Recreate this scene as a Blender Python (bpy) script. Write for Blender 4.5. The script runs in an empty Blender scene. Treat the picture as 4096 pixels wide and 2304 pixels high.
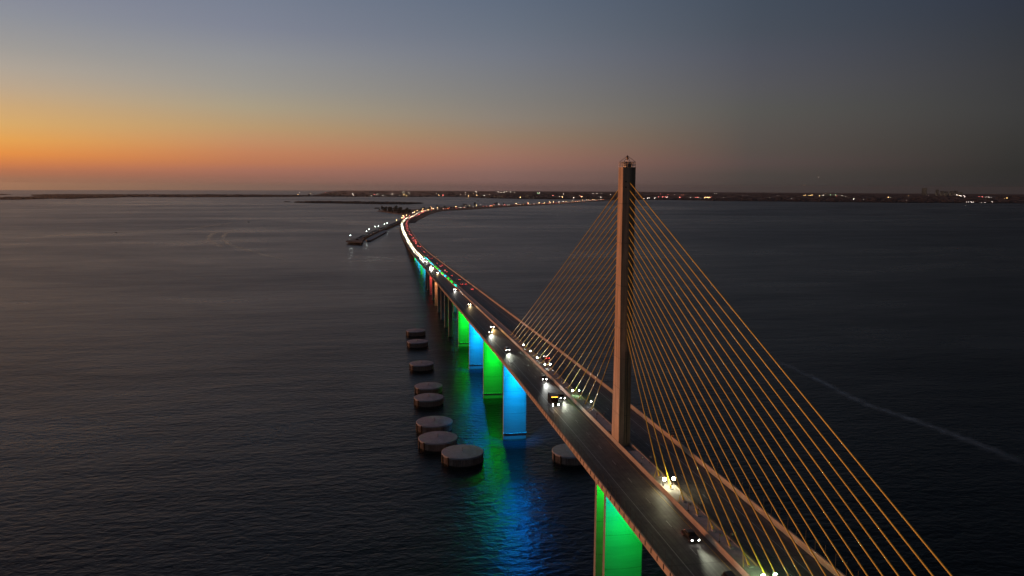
import bpy, bmesh, math, random
from math import radians as R, sin, cos, pi, sqrt
from mathutils import Vector, Matrix
random.seed(7)
C = bpy.context.scene.collection
SC = bpy.context.scene
KE = 6.371e6*7/6                       # effective earth radius (with refraction)
CAM = Vector((-61.83, -188.68, 122.19))
YAW = 0.1692

# ---------------------------------------------------------------- helpers
def lin(r, g, b):
    f = lambda c: (c/255/12.92 if c/255 <= .04045 else ((c/255+.055)/1.055)**2.4)
    return (f(r), f(g), f(b), 1)
def zc(x, y):                           # sea level on the curved earth
    return -((x-CAM.x)**2+(y-CAM.y)**2)/(2*KE)
def polar(bearing, dist, h=0.0):        # bearing in degrees from the bridge axis
    a = R(bearing); x = CAM.x+dist*sin(a); y = CAM.y+dist*cos(a)
    return Vector((x, y, zc(x, y)+h))

class MB:
    def __init__(s): s.v=[]; s.f=[]; s.m=[]
    def add(s, vs, fs, mi=0):
        o=len(s.v); s.v+= [tuple(v) for v in vs]; s.f+=[tuple(i+o for i in f) for f in fs]; s.m+=[mi]*len(fs)
    def box(s, c, d, mi=0, rot=0.0):
        cx,cy,cz=c; a,b,h=d[0]/2,d[1]/2,d[2]/2; vs=[]
        for z in (-h,h):
            for x,y in ((-a,-b),(a,-b),(a,b),(-a,b)):
                vs.append((cx+x*cos(rot)-y*sin(rot), cy+x*sin(rot)+y*cos(rot), cz+z))
        s.add(vs,[(3,2,1,0),(4,5,6,7),(0,1,5,4),(1,2,6,5),(2,3,7,6),(3,0,4,7)],mi)
    def prism(s, poly, z0, z1, mi=0, poly2=None):
        n=len(poly); p2=poly2 or poly
        vs=[(x,y,z0) for x,y in poly]+[(x,y,z1) for x,y in p2]
        fs=[tuple(range(n-1,-1,-1)),tuple(range(n,2*n))]+[(i,(i+1)%n,n+(i+1)%n,n+i) for i in range(n)]
        s.add(vs,fs,mi)
    def tube(s, a, b, r, n=6, mi=0, r2=None):
        a=Vector(a); b=Vector(b); d=(b-a).normalized()
        u=d.orthogonal().normalized(); w=d.cross(u); r2=r if r2 is None else r2
        vs=[a+(u*cos(2*pi*i/n)+w*sin(2*pi*i/n))*r for i in range(n)]+[b+(u*cos(2*pi*i/n)+w*sin(2*pi*i/n))*r2 for i in range(n)]
        s.add(vs,[tuple(range(n-1,-1,-1)),tuple(range(n,2*n))]+[(i,(i+1)%n,n+(i+1)%n,n+i) for i in range(n)],mi)
    def ball(s, c, r, mi=0, seg=8, rings=5, sx=1, sy=1, sz=1, jit=0):
        vs=[]; fs=[]
        for i in range(rings+1):
            t=pi*i/rings
            for j in range(seg):
                q=2*pi*j/seg; k=1+random.uniform(-jit,jit)
                vs.append((c[0]+r*sx*k*sin(t)*cos(q), c[1]+r*sy*k*sin(t)*sin(q), c[2]+r*sz*k*cos(t)))
        for i in range(rings):
            for j in range(seg):
                a=i*seg+j; b=i*seg+(j+1)%seg
                fs.append((a,a+seg,b+seg,b))
        s.add(vs,fs,mi)
    def sweep(s, st, prof, mi=0, caps=True):
        n=len(prof); vs=[]
        for (x,y,z,rx,ry) in st:
            for (o,dz) in prof: vs.append((x+rx*o,y+ry*o,z+dz))
        fs=[]
        for k in range(len(st)-1):
            for i in range(n):
                j=(i+1)%n
                fs.append((k*n+i,k*n+j,(k+1)*n+j,(k+1)*n+i))
        if caps:
            fs.append(tuple(range(n-1,-1,-1))); b=(len(st)-1)*n; fs.append(tuple(range(b,b+n)))
        s.add(vs,fs,mi)
    def sheet(s, st, o0, o1, dz, mi=0):
        vs=[]
        for (x,y,z,rx,ry) in st:
            vs+=[(x+rx*o0,y+ry*o0,z+dz),(x+rx*o1,y+ry*o1,z+dz)]
        s.add(vs,[(2*k,2*k+1,2*k+3,2*k+2) for k in range(len(st)-1)],mi)
    def mesh(s, name, mats, smooth=False):
        me=bpy.data.meshes.new(name); me.from_pydata(s.v,[],s.f)
        for m in (mats if isinstance(mats,(list,tuple)) else [mats]): me.materials.append(m)
        me.polygons.foreach_set('material_index',s.m)
        bm=bmesh.new(); bm.from_mesh(me); bmesh.ops.recalc_face_normals(bm,faces=bm.faces); bm.to_mesh(me); bm.free()
        if smooth: me.polygons.foreach_set('use_smooth',[True]*len(me.polygons))
        me.update(); return me
    def build(s, name, mats, parent=None, smooth=False):
        o=bpy.data.objects.new(name,s.mesh(name,mats,smooth)); C.objects.link(o)
        if parent: o.parent=parent
        return o
def tag(o, label=None, cat=None, group=None, kind=None):
    if label: o['label']=label
    if cat: o['category']=cat
    if group: o['group']=group
    if kind: o['kind']=kind
    return o
def empty(name, loc=(0,0,0), rz=0.0):
    o=bpy.data.objects.new(name,None); C.objects.link(o); o.location=loc; o.rotation_euler=(0,0,rz); o.empty_display_size=.5
    return o
def copy_tree(o, parent=None):
    c=o.copy(); C.objects.link(c)
    for k in ('label','group'):
        if k in c: del c[k]
    if parent: c.parent=parent
    for ch in list(o.children): copy_tree(ch,c)
    return c

# ---------------------------------------------------------------- materials
def newmat(name):
    m=bpy.data.materials.new(name); m.use_nodes=True
    return m, m.node_tree.nodes, m.node_tree.links, m.node_tree.nodes['Principled BSDF']
def mat(name, col, rough=.7, var=.25, scale=1.0, metal=0.0, bump=0.0, stretch=(1,1,1), spec=.5, streak=0):
    m,N,L,B=newmat(name)
    B.inputs['Roughness'].default_value=rough; B.inputs['Metallic'].default_value=metal
    B.inputs['Specular IOR Level'].default_value=spec
    tc=N.new('ShaderNodeTexCoord'); mp=N.new('ShaderNodeMapping'); mp.inputs['Scale'].default_value=stretch
    L.new(tc.outputs['Object'],mp.inputs[0])
    nz=N.new('ShaderNodeTexNoise'); nz.inputs['Scale'].default_value=scale; nz.inputs['Detail'].default_value=6; nz.inputs['Roughness'].default_value=.65
    L.new(mp.outputs[0],nz.inputs['Vector'])
    rp=N.new('ShaderNodeValToRGB')
    c0=[c*(1-var) for c in col[:3]]+[1]; c1=[min(1,c*(1+var)) for c in col[:3]]+[1]
    rp.color_ramp.elements[0].color=c0; rp.color_ramp.elements[0].position=.3
    rp.color_ramp.elements[1].color=c1; rp.color_ramp.elements[1].position=.7
    L.new(nz.outputs['Fac'],rp.inputs[0]); out=rp.outputs[0]
    if streak:
        n2=N.new('ShaderNodeTexNoise'); n2.inputs['Scale'].default_value=1; n2.inputs['Detail'].default_value=5
        m2=N.new('ShaderNodeMapping'); m2.inputs['Scale'].default_value=(1.2,1.2,.06) if streak==1 else (2.2,.04,1)
        L.new(tc.outputs['Object'],m2.inputs[0]); L.new(m2.outputs[0],n2.inputs['Vector'])
        mr=N.new('ShaderNodeMapRange'); mr.inputs[1].default_value=.35; mr.inputs[2].default_value=.7; mr.inputs[3].default_value=.6; mr.inputs[4].default_value=1.15
        L.new(n2.outputs['Fac'],mr.inputs[0])
        mx=N.new('ShaderNodeMix'); mx.data_type='RGBA'; mx.blend_type='MULTIPLY'; mx.inputs[0].default_value=1
        L.new(out,mx.inputs[6]); L.new(mr.outputs[0],mx.inputs[7]); out=mx.outputs[2]
    L.new(out,B.inputs['Base Color'])
    if bump:
        bp=N.new('ShaderNodeBump'); bp.inputs['Strength'].default_value=bump; bp.inputs['Distance'].default_value=.05
        L.new(nz.outputs['Fac'],bp.inputs['Height']); L.new(bp.outputs[0],B.inputs['Normal'])
    return m
def emis(name, col, strength, sample=False):
    m,N,L,B=newmat(name)
    B.inputs['Base Color'].default_value=(.02,.02,.02,1)
    B.inputs['Emission Color'].default_value=tuple(col[:3])+(1,); B.inputs['Emission Strength'].default_value=strength
    try: m.cycles.emission_sampling='AUTO' if sample else 'NONE'
    except Exception: pass
    return m
M={}
M['concrete']=mat('bridge_concrete',(.36,.31,.27),.8,.18,.35,streak=1,bump=.2)
M['pylon']=mat('pylon_concrete',(.50,.37,.27),.8,.12,.3,streak=1)
M['pier']=mat('pier_concrete',(.22,.225,.225),.75,.14,.12,stretch=(.6,1,4),bump=.3)
M['parapet']=mat('parapet_concrete',(.40,.33,.27),.75,.2,.6,stretch=(1,.3,1),bump=.2)
M['median']=mat('median_concrete',(.42,.40,.41),.85,.2,.7,bump=.2)
M['asphalt']=mat('asphalt',(.135,.122,.117),.62,.3,.5,streak=2,bump=.25,spec=.35)
M['paint']=mat('road_paint',(.42,.42,.40),.6,.35,1.5)
M['yellowpaint']=mat('yellow_road_paint',(.40,.27,.05),.6,.35,1.5)
M['darkpaint']=mat('black_road_paint',(.012,.012,.012),.6,.3,1.5)
M['oldconc']=mat('old_weathered_concrete',(.13,.125,.12),.9,.35,.2)
M['joint']=mat('casting_joint_grout',(.15,.15,.145),.85,.2,.5)
M['algae']=mat('wet_algae_concrete',(.07,.075,.065),.5,.3,.8)
M['cable']=mat('yellow_stay_pipe',(.66,.49,.045),.38,.12,.2)
M['steel']=mat('dark_steel',(.06,.055,.05),.5,.2,2)
M['galv']=mat('galvanised_steel',(.32,.31,.30),.45,.2,2,metal=.6)
M['capconc']=mat('dolphin_cap_concrete',(.40,.43,.49),.85,.22,.35,bump=.25)
M['sheet']=mat('dolphin_sheet_pile',(.40,.34,.30),.75,.35,.4,streak=1)
M['rubber']=mat('black_rubber',(.015,.015,.015),.7,.2,2)
M['glass']=mat('car_glass',(.01,.012,.014),.08,.1,1)
M['trim']=mat('car_trim',(.02,.02,.02),.5,.1,1)
M['rim']=mat('wheel_rim',(.3,.3,.3),.35,.1,1,metal=.8)
M['head']=emis('headlight_lens',(1,.97,.9),60)
M['headwarm']=emis('warm_headlight_lens',(1,.86,.55),60)
M['tail']=emis('taillight_lens',(1,.07,.06),10)
M['brake']=emis('far_taillight_lens',(1,.13,.11),9)
M['amber']=emis('amber_marker_lens',(1,.36,.03),10)
M['farhead']=emis('far_headlight_lens',(1,.88,.68),9)
M['lampwhite']=emis('white_floodlight_lens',(.9,1,.92),90)
M['lampwarm']=emis('pale_yellow_floodlight_lens',(1,1,.72),110)
M['lampgreen']=emis('green_white_floodlight_lens',(.55,1,.62),70)
M['lampoff']=mat('unlit_lens',(.25,.25,.25),.3,.1,1)
M['leaf']=mat('dark_foliage',(.045,.055,.03),.8,.4,.3)
M['leaf2']=mat('dry_foliage',(.065,.06,.035),.8,.4,.3)
M['bark']=mat('bark',(.07,.055,.04),.9,.3,2)
M['soil']=mat('shore_soil',(.10,.085,.065),.9,.35,.05)
M['mangrove']=mat('mangrove_foliage',(.05,.05,.04),.9,.35,.01)
M['citywood']=mat('city_trees',(.05,.045,.045),.9,.4,.004)
M['hullwhite']=mat('white_paint',(.7,.7,.68),.5,.1,1)

# ---------------------------------------------------------------- world: dusk sky
W=bpy.data.worlds.new('World'); SC.world=W; W.use_nodes=True
N=W.node_tree.nodes; L=W.node_tree.links
bg=N['Background']
SUN_AZ=YAW-R(62)                         # glow of the set sun, left of the view
geo=N.new('ShaderNodeTexCoord'); sep=N.new('ShaderNodeSeparateXYZ'); L.new(geo.outputs['Generated'],sep.inputs[0])
def math(op,a=None,b=None,clamp=False):
    n=N.new('ShaderNodeMath'); n.operation=op; n.use_clamp=clamp
    for i,v in enumerate((a,b)):
        if v is None: continue
        if isinstance(v,(int,float)): n.inputs[i].default_value=v
        else: L.new(v,n.inputs[i])
    return n.outputs[0]
x2=math('MULTIPLY',sep.outputs[0],sep.outputs[0]); y2=math('MULTIPLY',sep.outputs[1],sep.outputs[1])
hl=math('MAXIMUM',math('SQRT',math('ADD',x2,y2)),1e-4)
dot=math('ADD',math('MULTIPLY',sep.outputs[0],sin(SUN_AZ)),math('MULTIPLY',sep.outputs[1],cos(SUN_AZ)))
theta=math('MULTIPLY',math('ARCCOSINE',math('DIVIDE',dot,hl)),180/pi)
tel=math('SQRT',math('MAXIMUM',sep.outputs[2],0.0))
CAZ={28:.84,43:.95,61:1.0,79:.95,95:.84}
def T(sy,k=1.0): return sqrt(max(0,sin(__import__('math').atan((760-sy)/3049*k))))
cols={
 28:[(0,(150,112,84)),(.03,(158,110,84)),(.07,(182,114,80)),(.11,(212,128,74)),(.16,(232,146,70)),(.23,(232,165,84)),(.31,(220,172,106)),(.40,(207,170,122)),(.5,(190,168,142)),(.6,(176,165,152)),(.7,(160,156,152)),(.86,(143,146,154)),(1,(134,138,153))],
 43:[(0,(130,106,95)),(.04,(150,105,90)),(.08,(168,112,93)),(.12,(188,121,88)),(.17,(196,131,93)),(.23,(194,144,104)),(.3,(186,154,114)),(.4,(172,158,133)),(.5,(158,153,144)),(.65,(145,146,149)),(.8,(128,133,148)),(1,(117,126,144))],
 61:[(0,(118,93,90)),(.07,(138,104,96)),(.13,(156,112,98)),(.18,(158,118,99)),(.26,(150,126,105)),(.35,(140,130,119)),(.45,(130,127,123)),(.55,(123,124,127)),(.67,(115,120,131)),(.8,(105,114,128)),(1,(94,106,125))],
 79:[(0,(70,66,64)),(.07,(78,71,67)),(.13,(89,76,73)),(.2,(88,80,75)),(.3,(89,84,80)),(.4,(88,87,84)),(.52,(86,86,90)),(.67,(80,83,93)),(.8,(73,80,91)),(1,(67,77,91))],
 95:[(0,(45,45,45)),(.1,(49,48,46)),(.25,(56,55,53)),(.4,(60,60,60)),(.6,(58,59,62)),(.8,(52,56,63)),(1,(47,53,66))]}
zen={ 28:((98,106,125),(46,54,71),(54,61,76)), 43:((92,101,120),(45,53,70),(50,57,72)), 61:((84,95,113),(48,56,71),(46,53,68)), 79:((56,65,78),(36,42,54),(42,49,62)), 95:((36,42,51),(26,31,40),(38,45,58))}
prev=None; pt=None
for th in sorted(cols):
    rp=N.new('ShaderNodeValToRGB'); cr=rp.color_ramp
    while len(cr.elements)>1: cr.elements.remove(cr.elements[-1])
    first=True
    for f,c in cols[th]:
        pos=T(760*(1-f),CAZ[th])
        e=cr.elements[0] if first else cr.elements.new(pos)
        e.position=pos; e.color=lin(*c); first=False
    for pos,c in zip((.61,.8,1.0),zen[th]):
        e=cr.elements.new(pos); e.color=lin(*c)
    L.new(tel,rp.inputs[0])
    if prev is None: prev=rp.outputs[0]
    else:
        mr=N.new('ShaderNodeMapRange'); mr.interpolation_type='LINEAR'
        mr.inputs[1].default_value=pt; mr.inputs[2].default_value=th
        L.new(theta,mr.inputs[0])
        mx=N.new('ShaderNodeMix'); mx.data_type='RGBA'
        L.new(mr.outputs[0],mx.inputs[0]); L.new(prev,mx.inputs[6]); L.new(rp.outputs[0],mx.inputs[7]); prev=mx.outputs[2]
    pt=th
sky=N.new('ShaderNodeTexSky'); sky.sky_type='NISHITA'; sky.sun_disc=False; sky.sun_elevation=R(-3.0); sky.sun_rotation=SUN_AZ
add=N.new('ShaderNodeMix'); add.data_type='RGBA'; add.blend_type='ADD'; add.inputs[0].default_value=.0012
L.new(prev,add.inputs[6]); L.new(sky.outputs[0],add.inputs[7])
L.new(add.outputs[2],bg.inputs[0]); bg.inputs[1].default_value=1.0

def light(name,kind,loc,energy,col,**k):
    d=bpy.data.lights.new(name,kind); d.energy=energy; d.color=col[:3]
    for a,b in k.items():
        if a not in ('aim',): setattr(d,a,b)
    o=bpy.data.objects.new(name,d); C.objects.link(o); o.location=loc
    if 'aim' in k: o.rotation_euler=(Vector(k['aim'])-Vector(loc)).to_track_quat('-Z','Y').to_euler()
    return o
sd=Vector((sin(SUN_AZ)*cos(R(2.5)),cos(SUN_AZ)*cos(R(2.5)),sin(R(2.5))))
sun=light('dusk_sun','SUN',(0,0,300),2.9,(1,.36,.14),angle=R(14)); sun.rotation_euler=(-sd).to_track_quat('-Z','Y').to_euler()

# ---------------------------------------------------------------- camera
cd=bpy.data.cameras.new('camera'); cam=bpy.data.objects.new('camera',cd); C.objects.link(cam); SC.camera=cam
fw=Vector((sin(YAW)*cos(.1321),cos(YAW)*cos(.1321),-sin(.1321))); rt=Vector((cos(YAW),-sin(YAW),0)); up=rt.cross(fw)
rol=.0044; r2=rt*cos(rol)+up*sin(rol); u2=-rt*sin(rol)+up*cos(rol)
cam.matrix_world=Matrix(((r2.x,u2.x,-fw.x,CAM.x),(r2.y,u2.y,-fw.y,CAM.y),(r2.z,u2.z,-fw.z,CAM.z),(0,0,0,1)))
cd.sensor_width=36; cd.lens=36*3049.17/4096; cd.clip_start=1; cd.clip_end=150000

# ---------------------------------------------------------------- water
m,N2,L2,B=newmat('sea_water')
B.inputs['Base Color'].default_value=(.0005,.008,.013,1); B.inputs['Roughness'].default_value=.1; B.inputs['IOR'].default_value=1.22
tc=N2.new('ShaderNodeTexCoord')
def nz(scale,stretch,rot=0,detail=3,dist=0,rough=.5):
    mp=N2.new('ShaderNodeMapping'); mp.inputs['Scale'].default_value=stretch; mp.inputs['Rotation'].default_value=(0,0,rot)
    L2.new(tc.outputs['Object'],mp.inputs[0]); n=N2.new('ShaderNodeTexNoise'); n.inputs['Scale'].default_value=scale; n.inputs['Detail'].default_value=detail
    n.inputs['Distortion'].default_value=dist; n.inputs['Roughness'].default_value=rough
    L2.new(mp.outputs[0],n.inputs['Vector']); return n.outputs['Fac']
def m2(op,a,b):
    n=N2.new('ShaderNodeMath'); n.operation=op
    for i,v in enumerate((a,b)):
        if isinstance(v,(int,float)): n.inputs[i].default_value=v
        else: L2.new(v,n.inputs[i])
    return n.outputs[0]
chop=nz(.36,(.55,1,1),R(12),3,.4)
swell=nz(.055,(.35,1,1),R(8),2,.3)
ripple=nz(1.1,(.7,1,1),R(-10),3,.2)
h=m2('ADD',m2('ADD',m2('MULTIPLY',chop,1.5),m2('MULTIPLY',swell,2.6)),m2('MULTIPLY',ripple,.35))
slick=nz(.0013,(.35,1,1),R(6),6,1.5,.62)
slick2=nz(.011,(.45,1,1),R(4),5,.8,.62)
sl=N2.new('ShaderNodeMapRange'); sl.inputs[1].default_value=.36; sl.inputs[2].default_value=.62; sl.inputs[3].default_value=.55; sl.inputs[4].default_value=1.2
L2.new(m2('ADD',m2('MULTIPLY',slick,.68),m2('MULTIPLY',slick2,.32)),sl.inputs[0])
bp=N2.new('ShaderNodeBump'); bp.inputs['Strength'].default_value=1; bp.inputs['Distance'].default_value=.38; bp.inputs['Filter Width'].default_value=.02
L2.new(m2('MULTIPLY',h,sl.outputs[0]),bp.inputs['Height']); L2.new(bp.outputs[0],B.inputs['Normal'])
rr=N2.new('ShaderNodeMapRange'); rr.inputs[1].default_value=.55; rr.inputs[2].default_value=1.2; rr.inputs[3].default_value=.24; rr.inputs[4].default_value=.36
L2.new(sl.outputs[0],rr.inputs[0]); L2.new(rr.outputs[0],B.inputs['Roughness'])
M['water']=m
wm=MB(); seg=360; radii=[0.0]; r=60.0
while r<45000: radii.append(r); r*=1.13
wm.v.append((CAM.x,CAM.y,0))
for r in radii[1:]:
    for j in range(seg):
        a=2*pi*j/seg; wm.v.append((CAM.x+r*sin(a),CAM.y+r*cos(a),-r*r/(2*KE)))
for j in range(seg): wm.f.append((0,1+(j+1)%seg,1+j)); wm.m.append(0)
for i in range(len(radii)-2):
    for j in range(seg):
        a=1+i*seg+j; b=1+i*seg+(j+1)%seg; wm.f.append((a,b,b+seg,a+seg)); wm.m.append(0)
tag(wm.build('water',M['water'],smooth=True),kind='structure')

# ---------------------------------------------------------------- bridge alignment
Y0=(4-2.4717)/(2*.491)*100
def zline(y):                            # level of the median top (= parapet top)
    t=y/100
    if y<Y0: return 55.68-2.4717*t-.491*t*t
    z0=55.68-2.4717*Y0/100-.491*(Y0/100)**2; zl=6.5; Ls=500; yb=Y0+(z0-zl)/.04
    if y<yb-Ls/2: return z0-.04*(y-Y0)
    if y<yb+Ls/2:
        u=y-(yb-Ls/2); return z0-.04*(yb-Ls/2-Y0)-.04*u+.04*u*u/(2*Ls)
    if y<2450: return zl
    return max(2.9,zl-(y-2450)*.008)
ctrl=[(0,-330),(0,900),(0,1500),(0,1780),(4,2110),(15,2390),(32.5,2640),(50,2794),(78,3033),(108,3331),(142,3570),(202,3800),(290,4010),(395,4220),(610,4610),(764,4850),(900,5040),(1131,5360),(1330,5650),(1650,6270),(2230,7460)]
def catmull(P,n=40):
    out=[]
    for i in range(len(P)-1):
        p0=Vector(P[max(0,i-1)]); p1=Vector(P[i]); p2=Vector(P[i+1]); p3=Vector(P[min(len(P)-1,i+2)])
        # centripetal-ish tangents
        d1=(p2-p1).length; m1=(p2-p0)/max((p2-p0).length,1e-6)*d1; mm2=(p3-p1)/max((p3-p1).length,1e-6)*d1
        for k in range(n):
            t=k/n; out.append(p1*(2*t**3-3*t*t+1)+m1*(t**3-2*t*t+t)+p2*(-2*t**3+3*t*t)+mm2*(t**3-t*t))
    out.append(Vector(P[-1])); return out
raw=catmull(ctrl); acc=[0.0]
for a,b in zip(raw[:-1],raw[1:]): acc.append(acc[-1]+(b-a).length)
def path(s):                             # s measured along the road, 0 at the pylon
    s=s+330
    lo,hi=0,len(acc)-1
    while hi-lo>1:
        mid=(lo+hi)//2
        if acc[mid]<=s: lo=mid
        else: hi=mid
    t=(s-acc[lo])/(acc[hi]-acc[lo]); p=raw[lo].lerp(raw[hi],t); d=(raw[hi]-raw[lo]).normalized()
    if lo>0 and hi<len(raw)-1:
        d=((raw[hi]-raw[lo-1]).normalized()*(1-t)+(raw[hi+1]-raw[lo]).normalized()*t).normalized()
    return (p.x,p.y,zline(s-330)+zc(p.x,p.y)*min(1,max(0,(s-900)/800)),d.y,-d.x)
SEND=acc[-1]-330
def stations(a,b,step): 
    n=max(1,round((b-a)/step)); return [path(a+(b-a)*i/n) for i in range(n+1)]
def at(s,o,dz=0.0):
    x,y,z,rx,ry=path(s); return Vector((x+rx*o,y+ry*o,z+dz))
def heading(s): 
    x,y,z,rx,ry=path(s); return __import__('math').atan2(ry,rx)
S0,SJ,SE=-215.0,430.0,2560.0
near=stations(S0,SJ,12); far=stations(SJ,1500,20)+stations(1500,SE,25)[1:]
allst=near+far[1:]
causeway=stations(SE,SEND,40)

# ---------------------------------------------------------------- bridge
bridge=empty('cable_stayed_bridge',(0,0,0))
tag(bridge,'long concrete cable-stayed bridge with one pylon, yellow stays and colour-lit piers over dark water','bridge')
b=MB()
b.sweep(near,[(-14.4,-1.09),(14.4,-1.09),(14.4,-1.45),(8.0,-1.75),(4.2,-5.3),(-4.2,-5.3),(-8.0,-1.75),(-14.4,-1.45)])
b.build('main_deck',M['concrete'],bridge)
for sgn,nm in ((-1,'approach_deck'),(1,'approach_deck')):
    b=MB(); pr=[(1.75*sgn,-1.09),(14.4*sgn,-1.09),(14.4*sgn,-1.45),(10.8*sgn,-1.7),(9.9*sgn,-3.9),(6.0*sgn,-3.9),(5.1*sgn,-1.7),(1.75*sgn,-1.45)]
    b.sweep(far,pr); b.build(nm,M['concrete'],bridge)
for sgn in (-1,1):
    b=MB(); b.sweep(allst,[(13.82*sgn,-1.086),(14.0*sgn,-.75),(14.08*sgn,0),(14.40*sgn,0),(14.44*sgn,-1.30),(14.403*sgn,-1.30),(14.403*sgn,-1.086)])
    b.build('parapet',M['parapet'],bridge)
    b=MB(); b.sweep(allst,[(1.86*sgn,-1.086),(1.72*sgn,-.7),(1.66*sgn,0),(1.42*sgn,0),(1.38*sgn,-1.086)])
    b.build('median_barrier',M['parapet'],bridge)
for a0,a1 in ((S0,-10.0),(7.6,SJ-1)):
    b=MB(); b.sweep(stations(a0,a1,12),[(-1.41,-.1),(1.41,-.1),(1.41,-1.08),(-1.41,-1.08)])
    b.build('median_slab',M['median'],bridge)
# pylon
def hexa(wx,h,dr): return [(-wx,-h),(0,-dr),(wx,-h),(wx,h),(0,dr),(-wx,h)]
pb=MB(); lv=[(50.0,3.2,3.6),(58,3.1,3.5),(76,2.6,3.25),(94,2.15,2.97),(110,2.0,2.72),(127.2,1.85,2.5)]
rings=[]
for z,hh,dr in lv: rings.append([(x,y,z) for x,y in hexa(1.56 if z<90 else 1.66 if z<120 else 1.66,hh,dr)])
vs=[v for rg in rings for v in rg]; fs=[]
for k in range(len(rings)-1):
    for i in range(6): fs.append((k*6+i,k*6+(i+1)%6,(k+1)*6+(i+1)%6,(k+1)*6+i))
fs.append(tuple(range((len(rings)-1)*6,len(rings)*6))); pb.add(vs,fs)
pylon=pb.build('pylon',M['pylon'],bridge)
pb=MB()
def ringat(z):
    for (a,b) in zip(lv[:-1],lv[1:]):
        if a[0]<=z<=b[0]:
            t=(z-a[0])/(b[0]-a[0]); return 1.56+(.10*(min(1,max(0,(z-76)/18)))),a[1]+(b[1]-a[1])*t,a[2]+(b[2]-a[2])*t
for zz in (63,70,78,86,97,108,118):
    wx,hh,dr=ringat(zz); jb=MB(); jb.prism(hexa(wx+.012,hh+.012,dr+.014),zz,zz+.09); jb.build('casting_joint',M['joint'],pylon)
for zz in (123.6,122.2):
    jb=MB(); wx,hh,dr=ringat(zz); jb.box((-.55*wx,-(hh+(dr-hh)*.45)-.02,zz),(.3,.12,.3),0,-.46); jb.build('anchor_recess',M['rubber'],pylon)
for q in (.9,1.15):
    pb.tube((-.25*q,-3.62,55.6),(-.25*q,-3.35,80),.05)
pb.tube((.35,-3.6,55.6),(.35,-3.3,80),.08)
pb.build('drain_pipe',M['steel'],pylon)
pb=MB(); zt=127.2
for zz in (.45,.75,1.05,1.3):
    cs=[(-1.5,-2.0),(1.5,-2.0),(1.5,2.0),(-1.5,2.0)]
    for i in range(4): pb.tube((*cs[i],zt+zz),(*cs[(i+1)%4],zt+zz),.06)
for x in (-1.5,-.5,.5,1.5):
    for y in (-2.0,0,2.0):
        if abs(x)>1 or abs(y)>1: pb.tube((x,y,zt),(x,y,zt+1.35),.05)
pb.build('crown_railing',M['galv'],pylon)
for x in (-1,1):
    for y in (-1,1):
        pb=MB(); pb.tube((x*1.5,y*2.0,zt+1.3),(0,0,zt+2.9),.05); pb.build('crown_rod',M['steel'],pylon)
pb=MB(); pb.tube((0,0,zt),(0,0,zt+2.0),.06); pb.tube((0,0,zt+1.9),(0,0,zt+2.15),.16,8,0,.3); pb.tube((0,0,zt+2.15),(0,0,zt+2.6),.3,8,0,.27); pb.tube((0,0,zt+2.6),(0,0,zt+3.1),.27,8,0,.03)
pb.build('beacon',mat('beacon_red_glass',(.13,.045,.035),.3,.1,1),pylon)
pb=MB(); pb.box((.2,.1,zt+.45),(1.4,1.6,.9)); pb.tube((-.6,-.8,zt),(-.6,-.8,zt+1.7),.05); pb.tube((.7,.9,zt),(.7,.9,zt+1.6),.04)
pb.build('equipment_box',M['galv'],pylon)
# stay cables: 21 in front, 21 behind, one plane
D=7.3152; A0=28.97
for side in (-1,1):
    for k in range(21):
        y=side*(A0+D*k); zb=zline(y)-.15; zk=123.46-1.945*(20-k)
        p0=Vector((0,y,zb)); hh=1.9+.0*zk; dr=2.55+(127.2-zk)*.0125
        p1=Vector((0,side*(dr-.35),zk))
        b=MB(); d=(p1-p0).normalized(); u=Vector((1,0,0)); w=d.cross(u)
        Ln=(p1-p0).length; n=10; ns=10
        vs=[]
        for i in range(n+1):
            t=i/n; q=p0.lerp(p1,t); q.z-=4*t*(1-t)*Ln*.0022
            for j in range(ns): vs.append(q+(u*cos(2*pi*j/ns)+w*sin(2*pi*j/ns))*.122)
        b.add(vs,[(i*ns+j,i*ns+(j+1)%ns,(i+1)*ns+(j+1)%ns,(i+1)*ns+j) for i in range(n) for j in range(ns)])
        b.tube(p0-d*.3,p0+d*1.6,.2,10); 
        c=b.build('stay_cable',M['cable'],bridge,smooth=True)
        if k%2==0:
            q=p0.lerp(p1,3.1/Ln) if k>2 else p0.lerp(p1,2.4/Ln)
            b=MB(); b.tube(q,(-1.25,y-side*.3*0,zline(y)-.1),.06); b.tube(q,(1.25,y,zline(y)-.1),.06); b.build('damper_strut',M['cable'],c)
        b=MB(); b.box((0,y,zline(y)-.02),(.7,1.0,.24)); b.build('anchor_block',M['median'],c)
# main pylon piers: two blades
def rrect(a,bb,r,n=3):
    out=[]
    for cx,cy,a0 in ((a-r,bb-r,0),(-a+r,bb-r,90),(-a+r,-bb+r,180),(a-r,-bb+r,270)):
        for i in range(n+1):
            q=R(a0+90*i/n); out.append((cx+r*cos(q),cy+r*sin(q)))
    return out
def pierplan(a,bb,bulge,n=10):
    f=[(-a+2*a*i/n, -bb-bulge*(1-(2*i/n-1)**2)) for i in range(n+1)]
    return f+[(-x,-y) for x,y in f]
GREEN=(.0,1,.035); BLUE=(.0,.38,1); CYAN=(.0,.62,1)
for yc in (-3.75,4.75):
    b=MB(); b.prism([(x,y+yc) for x,y in pierplan(5.13,.95,.45)],-3,zline(0)-5.0); 
    o=b.build('pylon_pier',M['pier'],bridge); o['label']='broad pylon pier leaf lit bright green'
    for zj in (12,21.5,31,40):
        b=MB(); b.prism([(x,y+yc) for x,y in pierplan(5.145,.965,.45)],zj,zj+.14); b.build('casting_joint',M['joint'],o)
b=MB(); b.prism(rrect(8.5,9.5,2),-4,3.2); b.build('pylon_footing',M['pier'],bridge)
PIERY=(164.6,237.75,310.9,384.05)
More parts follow.
